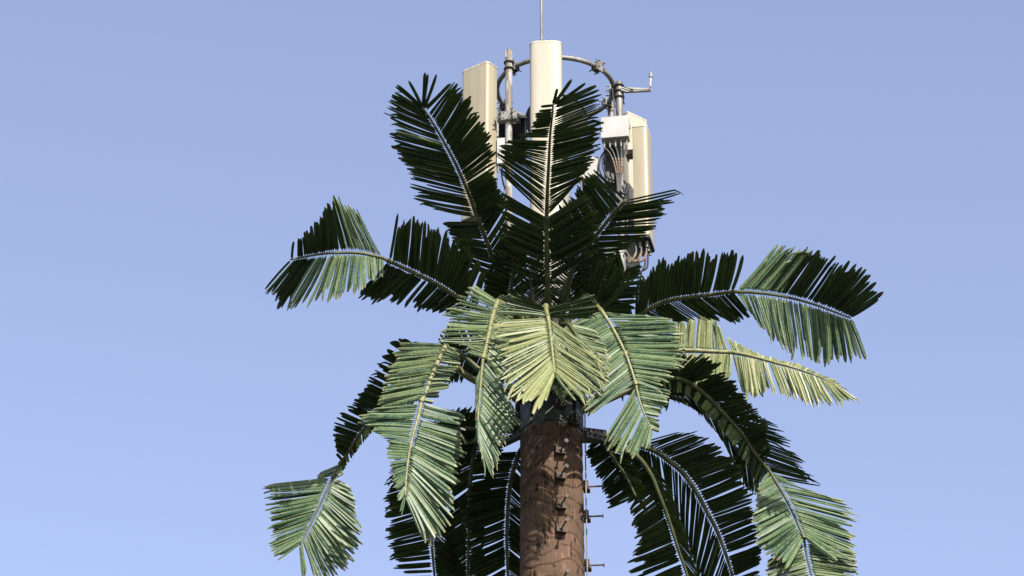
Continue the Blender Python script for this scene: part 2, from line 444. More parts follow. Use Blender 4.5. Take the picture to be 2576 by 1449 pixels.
SEED = [0]
def frond(segs, petiole=None, r=(.032, .010), rib=RACH, label=None):
    """segs: list of dicts: px, yo, L, R, gl, gr, n, top, mat"""
    ds = [spline(rach_pts(s['px'], s['yo']), 6) for s in segs]
    line = [p for d in ds for p in d]
    pet = []
    if petiole:
        pet = spline([PV(*p) for p in petiole] + [line[0]], 6)[:-1]
    allp = pet + line
    L = [0]
    for a, b in zip(allp, allp[1:]): L.append(L[-1] + (b - a).length)
    mb = MB()
    rp = r[0] * 1.55 if pet else r[0]
    lp = L[len(pet)] if pet else 0
    rs = []
    for l in L:
        if l < lp: rs.append(rp + (r[0] - rp) * l / lp)
        else: rs.append(r[0] + (r[1] - r[0]) * (l - lp) / max(1e-6, L[-1] - lp))
    # drop duplicate points
    P, Q = [allp[0]], [rs[0]]
    for p, q in zip(allp[1:], rs[1:]):
        if (p - P[-1]).length > 1e-3: P.append(p); Q.append(q)
    mb.tube(P, Q, 10)
    # sleeves where the segments plug together
    for d in ds[:-1] if segs[-1].get('n', 9) > 3 else ds[:-2]:
        e = d[-1]; a = d[-3]; mb.cyl(e - (e - a).normalized() * .05, e + (e - a).normalized() * .02, r[0] * .95, n=10)
    o = mb.build("frond", rib, TREE)
    if label: o['label'] = label
    for s, d in zip(segs, ds):
        SEED[0] += 1
        plen = sum(math.hypot(b[0] - a[0], b[1] - a[1]) for a, b in zip(s['px'], s['px'][1:]))
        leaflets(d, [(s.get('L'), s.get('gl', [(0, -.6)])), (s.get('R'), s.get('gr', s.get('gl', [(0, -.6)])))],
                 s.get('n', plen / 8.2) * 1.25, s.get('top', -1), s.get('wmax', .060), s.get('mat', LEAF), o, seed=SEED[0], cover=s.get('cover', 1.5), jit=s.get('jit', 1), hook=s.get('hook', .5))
    return o

DK = [(0, -.6)]
# upper tier: rising towards the camera, undersides seen
frond([dict(px=[(1255, 705), (1236, 640), (1216, 585), (1202, 552)], yo=[-.45, -1.15], n=19, gl=[(0, -.55)],
            L=[(1165, 668), (1148, 625), (1128, 590), (1110, 553)], R=[(1300, 650), (1285, 590), (1276, 520), (1266, 470)]),
       dict(px=[(1200, 548), (1180, 490), (1146, 412), (1110, 345), (1078, 292), (1063, 272)], yo=[-1.15, -2.4],
            gl=[(0, -.42)], gr=[(0, -.65)], n=38,
            L=[(1060, 522), (1040, 485), (1024, 440), (1008, 405), (992, 368), (982, 330), (972, 285), (976, 253), (998, 213)],
            R=[(1262, 520), (1257, 470), (1250, 415), (1240, 350), (1206, 290), (1178, 240), (1150, 212), (1135, 206)]),
       dict(px=[(1066, 278), (1064, 275), (1063, 272)], yo=[-2.38, -2.4], n=2.6, cover=3, wmax=.042, gl=[(0, -.5)], L=[(976, 253), (997, 213), (1040, 190)], R=[(1122, 198), (1084, 178), (1063, 184)])],
      [(1300, 800, -.15), (1275, 760, -.25)], (.034, .012))
frond([dict(px=[(1377, 712), (1376, 660), (1375, 600), (1375, 548)], yo=[-.75, -1.5], n=20,
            L=[(1262, 668), (1255, 610), (1250, 548), (1258, 480)], R=[(1500, 640), (1505, 590), (1500, 530), (1480, 480)]),
       dict(px=[(1375, 545), (1377, 480), (1380, 420), (1384, 340), (1390, 285), (1391, 262)], yo=[-1.5, -3.0], n=40,
            gl=[(0, -.62)],
            L=[(1258, 432, 0), (1249, 374, .35), (1260, 364, .6), (1312, 338, .74), (1340, 318, .84), (1347, 288, .93), (1364, 264, 1)],
            R=[(1440, 470, 0), (1462, 452, .15), (1494, 413, .35), (1512, 360, .52), (1520, 318, .68), (1514, 270, .80), (1510, 235, .95), (1502, 214, 1)]),
       dict(px=[(1391, 266), (1391, 264), (1391, 262)], yo=[-2.98, -3.0], n=2.4, cover=3, wmax=.042, gl=[(0, -.5)], R=[(1490, 205), (1440, 200), (1391, 228)])],
      [(1380, 800, -.3)], (.036, .011), label="tall upright frond in front of the middle white antenna, ribs gapped to show white")
frond([dict(px=[(1440, 680), (1491, 605), (1533, 550), (1575, 503)], yo=[-.75, -1.55], n=30,
            L=[(1350, 600), (1387, 540), (1425, 495), (1450, 468), (1474, 440), (1490, 424)],
            R=[(1530, 660), (1565, 640), (1605, 612), (1640, 582), (1668, 545), (1692, 505), (1718, 470)])],
      [(1400, 790, -.3)], (.030, .022))
frond([dict(px=[(1200, 775), (1154, 750), (1110, 722), (1068, 699), (1020, 676), (977, 656)], yo=[-.45, -1.1], n=31,
            L=[(1150, 792), (1115, 787), (1082, 783), (1049, 779), (1019, 770), (960, 760), (917, 755), (893, 741)],
            R=[(1222, 690), (1210, 672), (1178, 626), (1137, 592), (1088, 567), (1054, 555), (1024, 545), (998, 538)]),
       dict(px=[(963, 649), (930, 641), (897, 636), (849, 636), (800, 640), (731, 653)], yo=[-1.12, -1.35], n=33, mat=FRESH,
            L=[(961, 694), (942, 704), (910, 726), (873, 745), (832, 755), (776, 770), (727, 777), (703, 772), (674, 743), (661, 733)],
            gl=[(0, .5), (0, .45), (0, .35), (-.1, -.1), (-.2, -.3), (-.2, -.3)],
            R=[(900, 530, 0), (883, 518, .1), (861, 509, .2), (846, 492, .3), (832, 498, .42), (819, 511, .52), (800, 552, .65), (773, 579, .78), (753, 599, .9), (736, 606, 1)],
            gr=[(.3, .12), (.3, .05), (0, -.5), (0, -.6), (0, -.6)])],
      [(1330, 815, -.2), (1260, 800, -.3)], (.034, .012))
frond([dict(px=[(1597, 805), (1632, 779), (1680, 757), (1734, 748), (1788, 741), (1844, 734)], yo=[-.35, -.75], n=31,
            L=[(1600, 700), (1632, 687), (1661, 644), (1700, 650), (1732, 636), (1762, 629), (1800, 640), (1835, 628), (1879, 632)],
            R=[(1640, 815), (1680, 812), (1723, 812), (1750, 803), (1798, 808), (1830, 808), (1858, 811), (1874, 806), (1890, 790)]),
       dict(px=[(1851, 734), (1895, 736), (1949, 742), (2003, 753), (2057, 769), (2110, 789), (2140, 800)], yo=[-.78, -1.0], n=37, mat=FRESH,
            L=[(1950, 622, 0), (1976, 620, .08), (2016, 621, .22), (2040, 631, .34), (2062, 636, .45), (2100, 648, .58), (2113, 659, .66), (2148, 664, .74), (2181, 684, .83), (2202, 717, .90), (2218, 727, .95), (2229, 752, 1)],
            gl=[(.1, .02), (0, -.15), (0, -.45), (0, -.5), (0, -.5)],
            R=[(1880, 775, 0), (1917, 827, .1), (1957, 867, .25), (1987, 884, .37), (2013, 894, .48), (2040, 909, .58), (2067, 916, .68), (2086, 918, .77), (2121, 908, .86), (2145, 908, .93), (2179, 908, 1)],
            gr=[(0, .35), (0, .3), (0, .15), (0, .05), (0, .0)])],
      [(1440, 840, -.1), (1530, 835, -.2)], (.032, .011))
# bright faded frond behind, to the right
frond([dict(px=[(1690, 882), (1750, 882), (1803, 885), (1841, 886)], yo=[.35, .4], n=18, top=1, mat=PALE,
            L=[(1690, 800), (1735, 790), (1775, 795), (1800, 800), (1812, 825)], gl=[(0, .35)],
            R=[(1700, 960), (1735, 1000), (1780, 985), (1841, 953)], gr=[(0, .5)]),
       dict(px=[(1841, 886), (1895, 897), (1949, 912), (2003, 927), (2068, 951), (2110, 973)], yo=[.4, .35], n=38, top=1, mat=PALE,
            L=[(1826, 846, 0), (1845, 857, .06), (1866, 867, .12), (1882, 877, .2), (1905, 888, .26), (1960, 905, .4), (2010, 915, .6), (2060, 938, .75), (2100, 955, .9), (2140, 985, 1)], gl=[(0, .9)],
            R=[(1868, 985, 0), (1884, 996, .1), (1935, 990, .25), (1985, 1000, .4), (2036, 1026, .58), (2082, 1018, .75), (2148, 1010, .92), (2170, 1006, 1)], gr=[(0, .55), (0, .7)])],
      [(1450, 940, .1), (1570, 890, .3)], (.034, .010), RACHP, label="bleached yellowish frond reaching right")
# right arching pair, undersides seen
frond([dict(px=[(1600, 975), (1640, 985), (1700, 990), (1743, 999), (1778, 1034), (1813, 1072), (1848, 1122), (1883, 1160), (1914, 1194)], yo=[.35, .9, 1.4], n=46,
            L=[(1720, 930), (1790, 930), (1850, 970), (1900, 1030), (1960, 1076), (1987, 1121), (2019, 1160), (2040, 1190), (2056, 1208), (2065, 1223)], gl=[(0, -.7)],
            R=[(1650, 1000), (1690, 1005), (1720, 1015), (1760, 1040), (1790, 1075), (1825, 1120), (1850, 1180), (1870, 1220), (1888, 1236), (1915, 1250)], gr=[(0, -.3)])],
      [(1450, 1040, .2)], (.036, .014))
frond([dict(px=[(1660, 950), (1691, 950), (1726, 959), (1761, 982), (1795, 1013), (1830, 1051), (1865, 1090), (1900, 1142), (1931, 1181)], yo=[.05, .5, .95], n=44,
            L=[(1720, 880), (1770, 890), (1810, 915), (1851, 961), (1876, 996), (1904, 1027), (1925, 1055), (1932, 1085), (1936, 1120), (1940, 1150)], gl=[(0, -.7)],
            R=[(1665, 985), (1700, 985), (1735, 1000), (1765, 1025), (1795, 1060), (1830, 1100), (1860, 1150), (1890, 1195), (1905, 1225)], gr=[(0, -.2)]),
       dict(px=[(1935, 1184), (1952, 1212), (1977, 1254), (2001, 1303), (2022, 1352)], yo=[.92, .8], n=27, top=1, mat=FRESH, cover=1.6,
            L=[(1925, 1200, 0), (1908, 1226, .1), (1900, 1257, .25), (1893, 1299, .45), (1897, 1341, .62), (1908, 1373, .77), (1932, 1394, .88), (1984, 1435, 1)], gl=[(0, .7)],
            R=[(1990, 1215, 0), (2050, 1240, .12), (2136, 1262, .27), (2157, 1296, .42), (2148, 1325, .6), (2150, 1365, .75), (2156, 1400, .88), (2085, 1430, 1)], gr=[(.1, .65)]),
       dict(px=[(2022, 1352), (2030, 1400), (2042, 1449), (2055, 1510)], yo=[.88, .85], n=20, top=1, mat=LEAF,
            L=[(1935, 1400), (1925, 1440), (1915, 1490), (1960, 1560)], gl=[(0, .25)],
            R=[(2150, 1385), (2160, 1425), (2158, 1470), (2130, 1560)], gr=[(0, .6)])],
      [(1450, 1030, 0), (1560, 975, 0)], (.036, .010))
# lower right hanging group, seen from beneath
frond([dict(px=[(1500, 1100), (1523, 1125), (1548, 1160), (1575, 1200), (1600, 1250)], yo=[.3, .6], n=22,
            L=[(1478, 1128), (1472, 1146), (1495, 1181), (1509, 1216), (1522, 1240), (1528, 1262), (1532, 1279)],
            R=[(1560, 1115), (1590, 1150), (1610, 1190), (1625, 1240), (1630, 1300)])], [(1440, 1100, .1)], (.030, .014))
frond([dict(px=[(1586, 1135), (1614, 1160), (1639, 1198), (1656, 1240), (1674, 1285), (1691, 1334), (1709, 1390), (1724, 1432), (1738, 1480)], yo=[.5, 1.3], n=46, gl=[(0, -.5)],
            L=[(1545, 1160), (1560, 1205), (1572, 1250), (1587, 1290), (1596, 1330), (1602, 1365), (1583, 1407), (1588, 1446), (1600, 1500), (1620, 1560)],
            R=[(1650, 1180), (1690, 1230), (1710, 1290), (1725, 1340), (1740, 1390), (1755, 1440), (1770, 1490), (1780, 1540)])],
      [(1440, 1105, .15), (1520, 1110, .35)], (.034, .016))
frond([dict(px=[(1600, 1117), (1649, 1135), (1684, 1160), (1719, 1191), (1753, 1240), (1781, 1292), (1806, 1341), (1834, 1418), (1850, 1480)], yo=[.6, 1.6], n=50, gl=[(0, -.5)],
            R=[(1640, 1255), (1680, 1300), (1715, 1355), (1738, 1400), (1750, 1440), (1760, 1500), (1780, 1560), (1800, 1600)],
            L=[(1700, 1088, 0), (1757, 1084, .1), (1785, 1111, .2), (1844, 1142, .3), (1862, 1170, .38), (1872, 1190, .46), (1897, 1242, .56), (1902, 1280, .64), (1910, 1320, .74), (1914, 1365, .82), (1916, 1414, .92), (1915, 1470, 1)])],
      [(1440, 1095, .15), (1540, 1105, .4)], (.038, .018))
# front tier: drooping towards the camera, tops seen
frond([dict(px=[(1373, 776), (1375, 786), (1378, 797)], yo=[-1.3, -1.68], n=11, mat=LEAF,
            L=[(1262, 722), (1250, 736), (1245, 755), (1247, 778), (1247, 795)], gl=[(0, -.25)],
            R=[(1485, 738), (1504, 745), (1510, 762), (1508, 778), (1500, 800)], gr=[(0, -.25)]),
       dict(px=[(1379, 799), (1383, 829), (1387, 863), (1391, 899), (1395, 941)], yo=[-1.72, -1.9], n=32, top=1, mat=PALE, wmax=.070, cover=1.6,
            L=[(1247, 804), (1244, 825), (1248, 850), (1252, 880), (1262, 910), (1262, 940), (1262, 970), (1284, 992), (1300, 1006), (1330, 1025), (1367, 1036)], gl=[(.1, 1.3)],
            R=[(1490, 880), (1509, 902), (1521, 917), (1528, 936), (1532, 955), (1530, 972), (1515, 988), (1494, 1000), (1443, 1012)], gr=[(.1, 1.1)])],
      [(1384, 815, -.3), (1374, 772, -.9)], (.032, .014), RACHP, label="bleached yellow-green frond drooping in front of the trunk")
frond([dict(px=[(1252, 757), (1241, 789), (1233, 824), (1226, 858), (1216, 900)], yo=[-1.35, -1.75], n=22, top=1, cover=1.2, mat=LEAF,
            L=[(1186, 712), (1158, 740), (1130, 766), (1110, 797), (1113, 824), (1096, 850), (1098, 862), (1167, 862), (1180, 890)], gl=[(0, .8)],
            R=[(1300, 770), (1290, 800), (1275, 830), (1285, 870), (1290, 910), (1300, 950), (1290, 1000)], gr=[(0, .7)]),
       dict(px=[(1215, 905), (1211, 943), (1205, 1013), (1202, 1066), (1206, 1108)], yo=[-1.75, -1.75], n=28, top=1, mat=FRESH,
            L=[(1196, 960), (1195, 1020), (1197, 1080), (1206, 1130), (1222, 1190)], gl=[(-.6, .6)],
            R=[(1280, 990), (1308, 1055), (1300, 1080), (1268, 1111), (1255, 1165), (1234, 1200)], gr=[(-.2, .45)])],
      [(1350, 850, -.3), (1300, 790, -.7)], (.032, .010), RACHP)
frond([dict(px=[(1480, 742), (1498, 762), (1513, 782)], yo=[-.55, -.75], n=12,
            L=[(1500, 640), (1535, 650), (1570, 665), (1600, 700)], R=[(1430, 775), (1432, 790), (1436, 805)], gl=[(0, -.5)]),
       dict(px=[(1513, 782), (1531, 809), (1553, 848), (1572, 887), (1587, 926), (1599, 965)], yo=[-.78, -.88], n=29, top=1, mat=FRESH, cover=1.6,
            L=[(1440, 812), (1442, 838), (1450, 870), (1458, 905), (1465, 940), (1470, 975), (1474, 1010), (1474, 1035), (1482, 1058)], gl=[(0, .75)],
            R=[(1640, 795), (1694, 802), (1706, 815), (1714, 838), (1724, 872), (1724, 905), (1700, 930), (1690, 955), (1672, 990)], gr=[(0, .55)]),
       dict(px=[(1600, 968), (1607, 1003), (1621, 1041), (1640, 1083)], yo=[-.88, -.88], n=17, top=1, mat=FRESH,
            L=[(1530, 1080), (1524, 1112), (1530, 1135), (1555, 1149), (1576, 1146), (1604, 1142), (1642, 1120)], gl=[(0, .6)],
            R=[(1690, 985), (1684, 1006), (1665, 1030), (1659, 1046), (1662, 1075), (1660, 1098)], gr=[(0, .3)])],
      [(1410, 850, -.3), (1450, 765, -.45)], (.032, .009), RACHP)
# left drooping, tops seen
frond([dict(px=[(1122, 868), (1100, 913), (1082, 957), (1069, 992), (1061, 1009)], yo=[-.9, -1.15], n=20, top=1, mat=LEAF, cover=1.6,
            L=[(1000, 858), (991, 898), (975, 925), (964, 944), (955, 970), (951, 990), (951, 1010), (960, 1040)], gl=[(-.1, .6)],
            R=[(1150, 885), (1156, 898), (1161, 918), (1139, 940), (1132, 960), (1128, 975), (1085, 1020)], gr=[(0, .35)]),
       dict(px=[(1060, 1014), (1052, 1049), (1041, 1088), (1030, 1136), (1023, 1188), (1019, 1249)], yo=[-1.15, -1.3], n=32, top=1, mat=FRESH, cover=1.6,
            L=[(935, 1028), (910, 1040), (905, 1062), (928, 1083), (973, 1105), (971, 1140), (985, 1175), (990, 1210), (1000, 1250), (1012, 1300)], gl=[(-.1, .6)],
            R=[(1165, 1040), (1172, 1062), (1170, 1097), (1167, 1136), (1161, 1175), (1152, 1219), (1139, 1275), (1128, 1320), (1100, 1354), (1060, 1363)], gr=[(0, .45)])],
      [(1330, 1000, -.2), (1212, 965, -.5), (1150, 925, -.75)], (.036, .010), RACHP)
# far left chain: dark underside, then lit hanging end
frond([dict(px=[(1075, 885), (1030, 930), (990, 985), (951, 1040), (912, 1083), (886, 1123), (856, 1166)], yo=[.0, .5, 1.0], n=44, cover=1.6,
            L=[(1040, 845), (975, 858), (960, 905), (942, 922), (925, 948), (908, 983), (886, 1014), (864, 1027), (843, 1057), (840, 1092), (843, 1120), (848, 1150)], gl=[(0, -.55)],
            R=[(1090, 930), (1060, 985), (1020, 1040), (980, 1060), (940, 1080), (915, 1110), (890, 1145), (862, 1185)], gr=[(0, -.2)]),
       dict(px=[(856, 1166), (846, 1184), (838, 1200)], yo=[1.0, 1.0], n=6, top=1,
            L=[(800, 1190), (795, 1201), (800, 1205)], gl=[(0, .4)], R=[(862, 1180), (864, 1190), (850, 1205)], gr=[(0, .4)]),
       dict(px=[(838, 1201), (821, 1236), (803, 1275), (781, 1319), (755, 1371)], yo=[1.0, .85], n=32, top=1, mat=FRESH, cover=1.6,
            L=[(672, 1220), (666, 1238), (664, 1267), (675, 1293), (675, 1323), (677, 1345), (680, 1365), (686, 1390), (699, 1420)], gl=[(-.1, .45)],
            R=[(880, 1222), (895, 1247), (904, 1297), (906, 1345), (900, 1375), (890, 1400), (870, 1432), (840, 1455), (805, 1460), (764, 1462)], gr=[(0, .30)])],
      [(1340, 1040, .1), (1212, 935, .1), (1140, 880, .0)], (.030, .010))
# lower left hanging group, seen from beneath
frond([dict(px=[(1200, 1110), (1135, 1120), (1100, 1160), (1086, 1220), (1083, 1300), (1087, 1380), (1094, 1460)], yo=[.5, 1.4], n=52, gl=[(0, -.5)],
            L=[(1060, 1080), (1000, 1140), (972, 1190), (966, 1222), (970, 1262), (973, 1302), (973, 1345), (980, 1385), (986, 1420), (985, 1460)],
            R=[(1180, 1150), (1160, 1190), (1145, 1240), (1140, 1300), (1150, 1360), (1160, 1400), (1165, 1440), (1170, 1500)])],
      [(1330, 1060, .2)], (.034, .014))
frond([dict(px=[(1212, 1090), (1197, 1115), (1188, 1167), (1182, 1223), (1181, 1275), (1179, 1345), (1177, 1432), (1176, 1500)], yo=[.6, 1.5], n=48, gl=[(0, -.5)],
            L=[(1170, 1100), (1140, 1150), (1135, 1200), (1130, 1260), (1122, 1315), (1113, 1355), (1115, 1400), (1120, 1450), (1125, 1500), (1130, 1550)],
            R=[(1260, 1105), (1265, 1140), (1250, 1190), (1235, 1240), (1225, 1300), (1220, 1360), (1220, 1420), (1220, 1500)])],
      [(1340, 1080, .2), (1260, 1085, .45)], (.034, .014))
frond([dict(px=[(1308, 1135), (1290, 1188), (1281, 1240), (1277, 1292), (1275, 1362), (1278, 1449), (1282, 1500)], yo=[.5, 1.3], n=48, gl=[(0, -.5)],
            L=[(1205, 1140), (1190, 1175), (1175, 1225), (1160, 1280), (1165, 1335), (1180, 1370), (1180, 1420), (1178, 1470), (1185, 1520), (1200, 1560)],
            R=[(1345, 1200), (1345, 1250), (1340, 1310), (1338, 1360), (1335, 1420), (1335, 1480), (1330, 1540)])],
      [(1350, 1085, .2)], (.034, .016))
frond([dict(px=[(1205, 1080), (1150, 1078), (1100, 1090), (1060, 1120)], yo=[.5, .9], n=18, gl=[(0, -.6)],
            L=[(1240, 1030), (1190, 1020), (1140, 1030), (1090, 1060)], R=[(1180, 1140), (1130, 1150), (1080, 1160), (1040, 1170)])],
      [(1340, 1045, .1)], (.034, .02))
frond([dict(px=[(1300, 905), (1260, 890), (1210, 880), (1165, 885), (1120, 900)], yo=[.4, .9], n=24, gl=[(0, -.6)],
            L=[(1270, 800), (1210, 790), (1150, 800), (1090, 860)], R=[(1250, 950), (1210, 950), (1160, 960), (1110, 970)])],
      [(1350, 940, .2)], (.034, .02))
frond([dict(px=[(1480, 925), (1530, 905), (1590, 900), (1650, 920), (1690, 960)], yo=[.3, 1.0], n=28, gl=[(0, -.6)],
            L=[(1530, 830), (1590, 810), (1650, 830), (1720, 880)], R=[(1540, 990), (1590, 1000), (1640, 1010), (1680, 1040)])],
      [(1420, 950, .2)], (.034, .02))

# short inner fronds filling the crown, some shaped to shade the trunk
frond([dict(px=[(1280, 770), (1286, 720), (1290, 670), (1288, 620)], yo=[-.3, -.9], n=20,
            L=[(1210, 740), (1215, 690), (1235, 640), (1270, 575)], R=[(1325, 730), (1330, 680), (1325, 630), (1305, 580)], gl=[(0, -.5)])], [(1340, 810, -.2)], (.03, .014))
frond([dict(px=[(1505, 800), (1530, 755), (1552, 715), (1572, 680)], yo=[-.15, -.5], n=18,
            L=[(1490, 720), (1505, 680), (1525, 650), (1558, 622)], R=[(1590, 790), (1605, 755), (1618, 715), (1612, 660)], gl=[(0, -.5)])], [(1440, 840, -.05)], (.026, .012))
frond([dict(px=[(1478, 790), (1482, 740), (1486, 690), (1492, 640)], yo=[-.3, -.8], n=22,
            L=[(1440, 735), (1445, 690), (1455, 640), (1475, 590)], R=[(1530, 740), (1530, 690), (1525, 640), (1500, 590)], gl=[(0, -.5)])], [(1435, 830, -.1)], (.03, .014))
frond([dict(px=[(1330, 815), (1310, 845), (1295, 890), (1288, 945)], yo=[-.75, -1.2], n=26, top=1, wmax=.085, cover=1.7,
            L=[(1255, 830), (1235, 870), (1225, 920), (1240, 985)], R=[(1375, 860), (1365, 910), (1345, 960), (1320, 1000)], gl=[(0, .5)])], [(1360, 820, -.3)], (.03, .014))
frond([dict(px=[(1430, 815), (1450, 845), (1462, 885), (1468, 940)], yo=[-.85, -1.1], n=40, top=1, wmax=.12, cover=2.6,  # mostly hidden inner frond, widened to shade the top of the trunk
            L=[(1375, 870), (1378, 930), (1390, 980), (1412, 1012)], R=[(1500, 830), (1525, 870), (1535, 920), (1520, 985)], gl=[(0, .5)])], [(1405, 820, -.3)], (.03, .014))
frond([dict(px=[(1350, 800), (1320, 800), (1290, 815), (1262, 850), (1245, 895)], yo=[-.5, -.9], n=30, top=1, wmax=.085, cover=1.6,
            L=[(1300, 735), (1260, 740), (1225, 780), (1190, 840), (1185, 900)], R=[(1340, 880), (1320, 910), (1300, 940), (1275, 960)], gl=[(0, .3)])], [(1370, 830, -.2)], (.03, .014))

frond([dict(px=[(1398, 815), (1418, 850), (1434, 895), (1444, 945)], yo=[-1.5, -1.66], n=42, top=1, wmax=.13, cover=2.8,  # unseen frond added behind the drooping one to cast shade on the trunk
            L=[(1372, 890), (1376, 930), (1390, 970), (1412, 1000)], R=[(1495, 880), (1520, 905), (1530, 945), (1510, 995)], gl=[(0, .9)])], [(1392, 820, -.35)], (.03, .014))

frond([dict(px=[(1345, 790), (1338, 735), (1330, 675)], yo=[-.38, -.75], n=15, cover=1.0,
            L=[(1290, 760), (1288, 700), (1300, 640)], R=[(1392, 745), (1395, 690), (1375, 630)], gl=[(0, -.5)])], [(1365, 830, -.25)], (.026, .012))
frond([dict(px=[(1418, 790), (1430, 735), (1445, 670)], yo=[-.36, -.7], n=15, cover=1.0,
            L=[(1375, 750), (1385, 700), (1415, 640)], R=[(1468, 745), (1480, 690), (1475, 635)], gl=[(0, -.5)])], [(1405, 830, -.25)], (.026, .012))

# steel sockets that hold the fronds
def socket(p0, p1, h=.075, wd=.07):
    a, b = PV(*p0), PV(*p1); d = (b - a); q = d.to_track_quat('X', 'Z').to_matrix(); c = (a + b) / 2
    mb = MB(); mb.box(c + q @ Vector((0, 0, -h / 2)), d.length, wd * 1.3, .014, q); mb.box(c + q @ Vector((0, wd / 2, 0)), d.length, .012, h * .85, q)
    mb.box(c + q @ Vector((0, -wd / 2, 0)), d.length, .012, h * .85, q)
    for k in range(5):
        e = a.lerp(b, .15 + .17 * k); mb.cyl(e + q @ Vector((0, -wd / 2 - .03, .01)), e + q @ Vector((0, wd / 2 + .03, .01)), .013, n=6)
    mb.build("frond_socket", DKSTEEL, TREE)
socket((1325, 1085, -.1), (1255, 1118, .35)); socket((1330, 1040, -.1), (1240, 1052, .05))
socket((1455, 1090, -.05), (1530, 1108, .3)); socket((1455, 1020, -.1), (1545, 985, .0)); socket((1330, 990, -.25), (1270, 975, -.4))
socket((1455, 1082, .1), (1520, 1090, .45))

# ---------------------------------------------------------------- antennas
def panel(name, label, x, ytop, ybot, yo, yaw, wid=.42, dep=.20, m=CREAM, cap=TRIM, bulge=.5, plate=False, pipe=True):
    top = PV(x, ytop, yo); bot = PV(x, ybot, yo); H = top.z - bot.z
    t = thing(name, label, "antenna", (top.x, top.y, bot.z), "panel antennas around the ring")
    rm = rotz(yaw)
    def prof(s):
        hw, n = wid / 2 * s, 10; r = dep * bulge * s; pts = []
        fy = -dep / 2 * s; by = dep / 2 * s
        # flat back, softly curved front with round shoulders
        pts += [(hw * .96, by), (-hw * .96, by), (-hw, by - .02)]
        rx = hw * (.98 if bulge > .45 else .2); ex = .62 if bulge > .45 else 1
        for k in range(2 * n + 1):
            a = math.pi + math.pi * k / (2 * n); ca, sa = math.cos(a), math.sin(a)
            pts.append(((-1 if ca < 0 else 1) * (hw - rx + rx * abs(ca) ** ex), fy + r - r * abs(sa) ** ex))
        pts.append((hw, by - .02)); return pts
    c = Vector((top.x, top.y, bot.z))
    def ext(p, z0, z1, bz=0):
        mb = MB(); n = len(p); mb.prism(p, z0, z1, rm, c, bz)
        return mb
    mb = ext(prof(1), .03, H - .035)
    for i, f in enumerate(mb.f):
        if len(f) == 4: mb.smooth[i] = True
    o = mb.build("radome", m, t); sharp(o)
    ext(prof(1.025), H - .04, H, .012).build("top_cap", cap, t)
    ext(prof(1.02), 0, .035, .008).build("bottom_cap", BLACK if plate else GREYBOX, t)
    if plate:
        for ix in range(2):
            for iy in range(3):
                p = c + rm @ Vector((-.11 + .11 * iy, -.045 + .09 * ix, 0)); q = MB()
                q.cyl(p, p - Vector((0, 0, .05)), .022, n=12); q.cyl(p - Vector((0, 0, .05)), p - Vector((0, 0, .09)), .017, n=12)
                q.build("connector", GALV, t)
    for zz in (.18, .82):
        p = c + rm @ Vector((0, dep / 2 + .05, H * zz)); q = MB(); q.box(p, .14, .11, .07, rm); q.box(p + rm @ Vector((0, .06, 0)), .2, .02, .1, rm)
        q.build("mounting_bracket", GALV, t)
    return t, rm, c, H

def sharp(o, deg=35):
    me = o.data
    me.set_sharp_from_angle(angle=R(deg))

panel("panel_antenna", "wide cream panel antenna upright at the front middle below the rod", 1373, 112, 565, -1.0, R(-3))
panel("panel_antenna", "tan panel antenna on the left, turned away to the left", 1206, 174, 552, -.55, R(-37), wid=.44, dep=.215, m=TAN, bulge=.25)
pr = panel("panel_antenna", "tan panel antenna furthest right, seen edge on, with black base plate", 1616, 335, 618, -.05, R(78), wid=.42, dep=.20, m=TAN, bulge=.3, plate=True)
panel("panel_antenna", "cream panel antenna tucked behind the white box and the rightmost antenna", 1592, 296, 570, .75, R(-140), wid=.36, dep=.17, bulge=.2)

# ring and pipes
RC = PV(1397, 226, 0); RR = .782
ring = thing("ring_mount", "grey steel pipe ring holding the antenna poles above the fronds", "ring mount", RC)
mb = MB(); mb.tube([RC + Vector((RR * math.cos(2 * math.pi * k / 72), RR * math.sin(2 * math.pi * k / 72), 0)) for k in range(72)], .033, 14, True)
mb.build("ring_pipe", GALV, ring)
def ring_clamp(ang):
    d = Vector((math.cos(ang), math.sin(ang), 0)); p = RC + d * RR; q = rotz(ang); mb = MB()
    mb.box(p + d * .045, .014, .13, .16, q); mb.box(p - d * .045, .014, .13, .12, q)
    for s in (-.05, .05):
        for zz in (-.045, .045): mb.cyl(p - d * .1 + q @ Vector((0, s, zz)), p + d * .1 + q @ Vector((0, s, zz)), .009, n=8)
    mb.build("ring_clamp", GALV, ring)
for a in (-136, -45, 2, 26, -90, 150): ring_clamp(R(a))
def pole(label, x, y0, y1, yo, r, m, ubolts=(), pname="antenna_pole"):
    top = PV(x, y0, yo); z1 = PV(x, y1, yo).z
    t = thing(pname, label, "pole", (top.x, top.y, z1), "poles clamped to the ring")
    mb = MB(); mb.cyl((top.x, top.y, z1), top, r, n=24); mb.build("pipe", m, t)
    mb = MB(); mb.cyl(top, top + Vector((0, 0, .012)), r * 1.03, n=24); mb.build("end_cap", GALV, t)
    for u in ubolts:
        z = PV(x, u, yo).z; mb = MB()
        pts = [Vector((top.x + (r + .012) * math.cos(a), top.y + (r + .012) * math.sin(a), z)) for a in np.linspace(R(-215), R(35), 22)]
        pts = [pts[0] + Vector((.02, .12, 0))] + pts + [pts[-1] + Vector((.02, .12, 0))]
        mb.tube(pts, .011, 8); mb.build("u_bolt", DKSTEEL, t)
    return top, t
lp, LPT = pole("left pole with flaking paint between the tan and the middle antenna", 1280, 130, 640, -.66, .047, PEEL, (158, 174))
mb = MB(); mb.box(lp + Vector((-.035, -.03, -.05)), .03, .012, .12, rotz(R(20))); mb.build("lug", GALV, LPT)
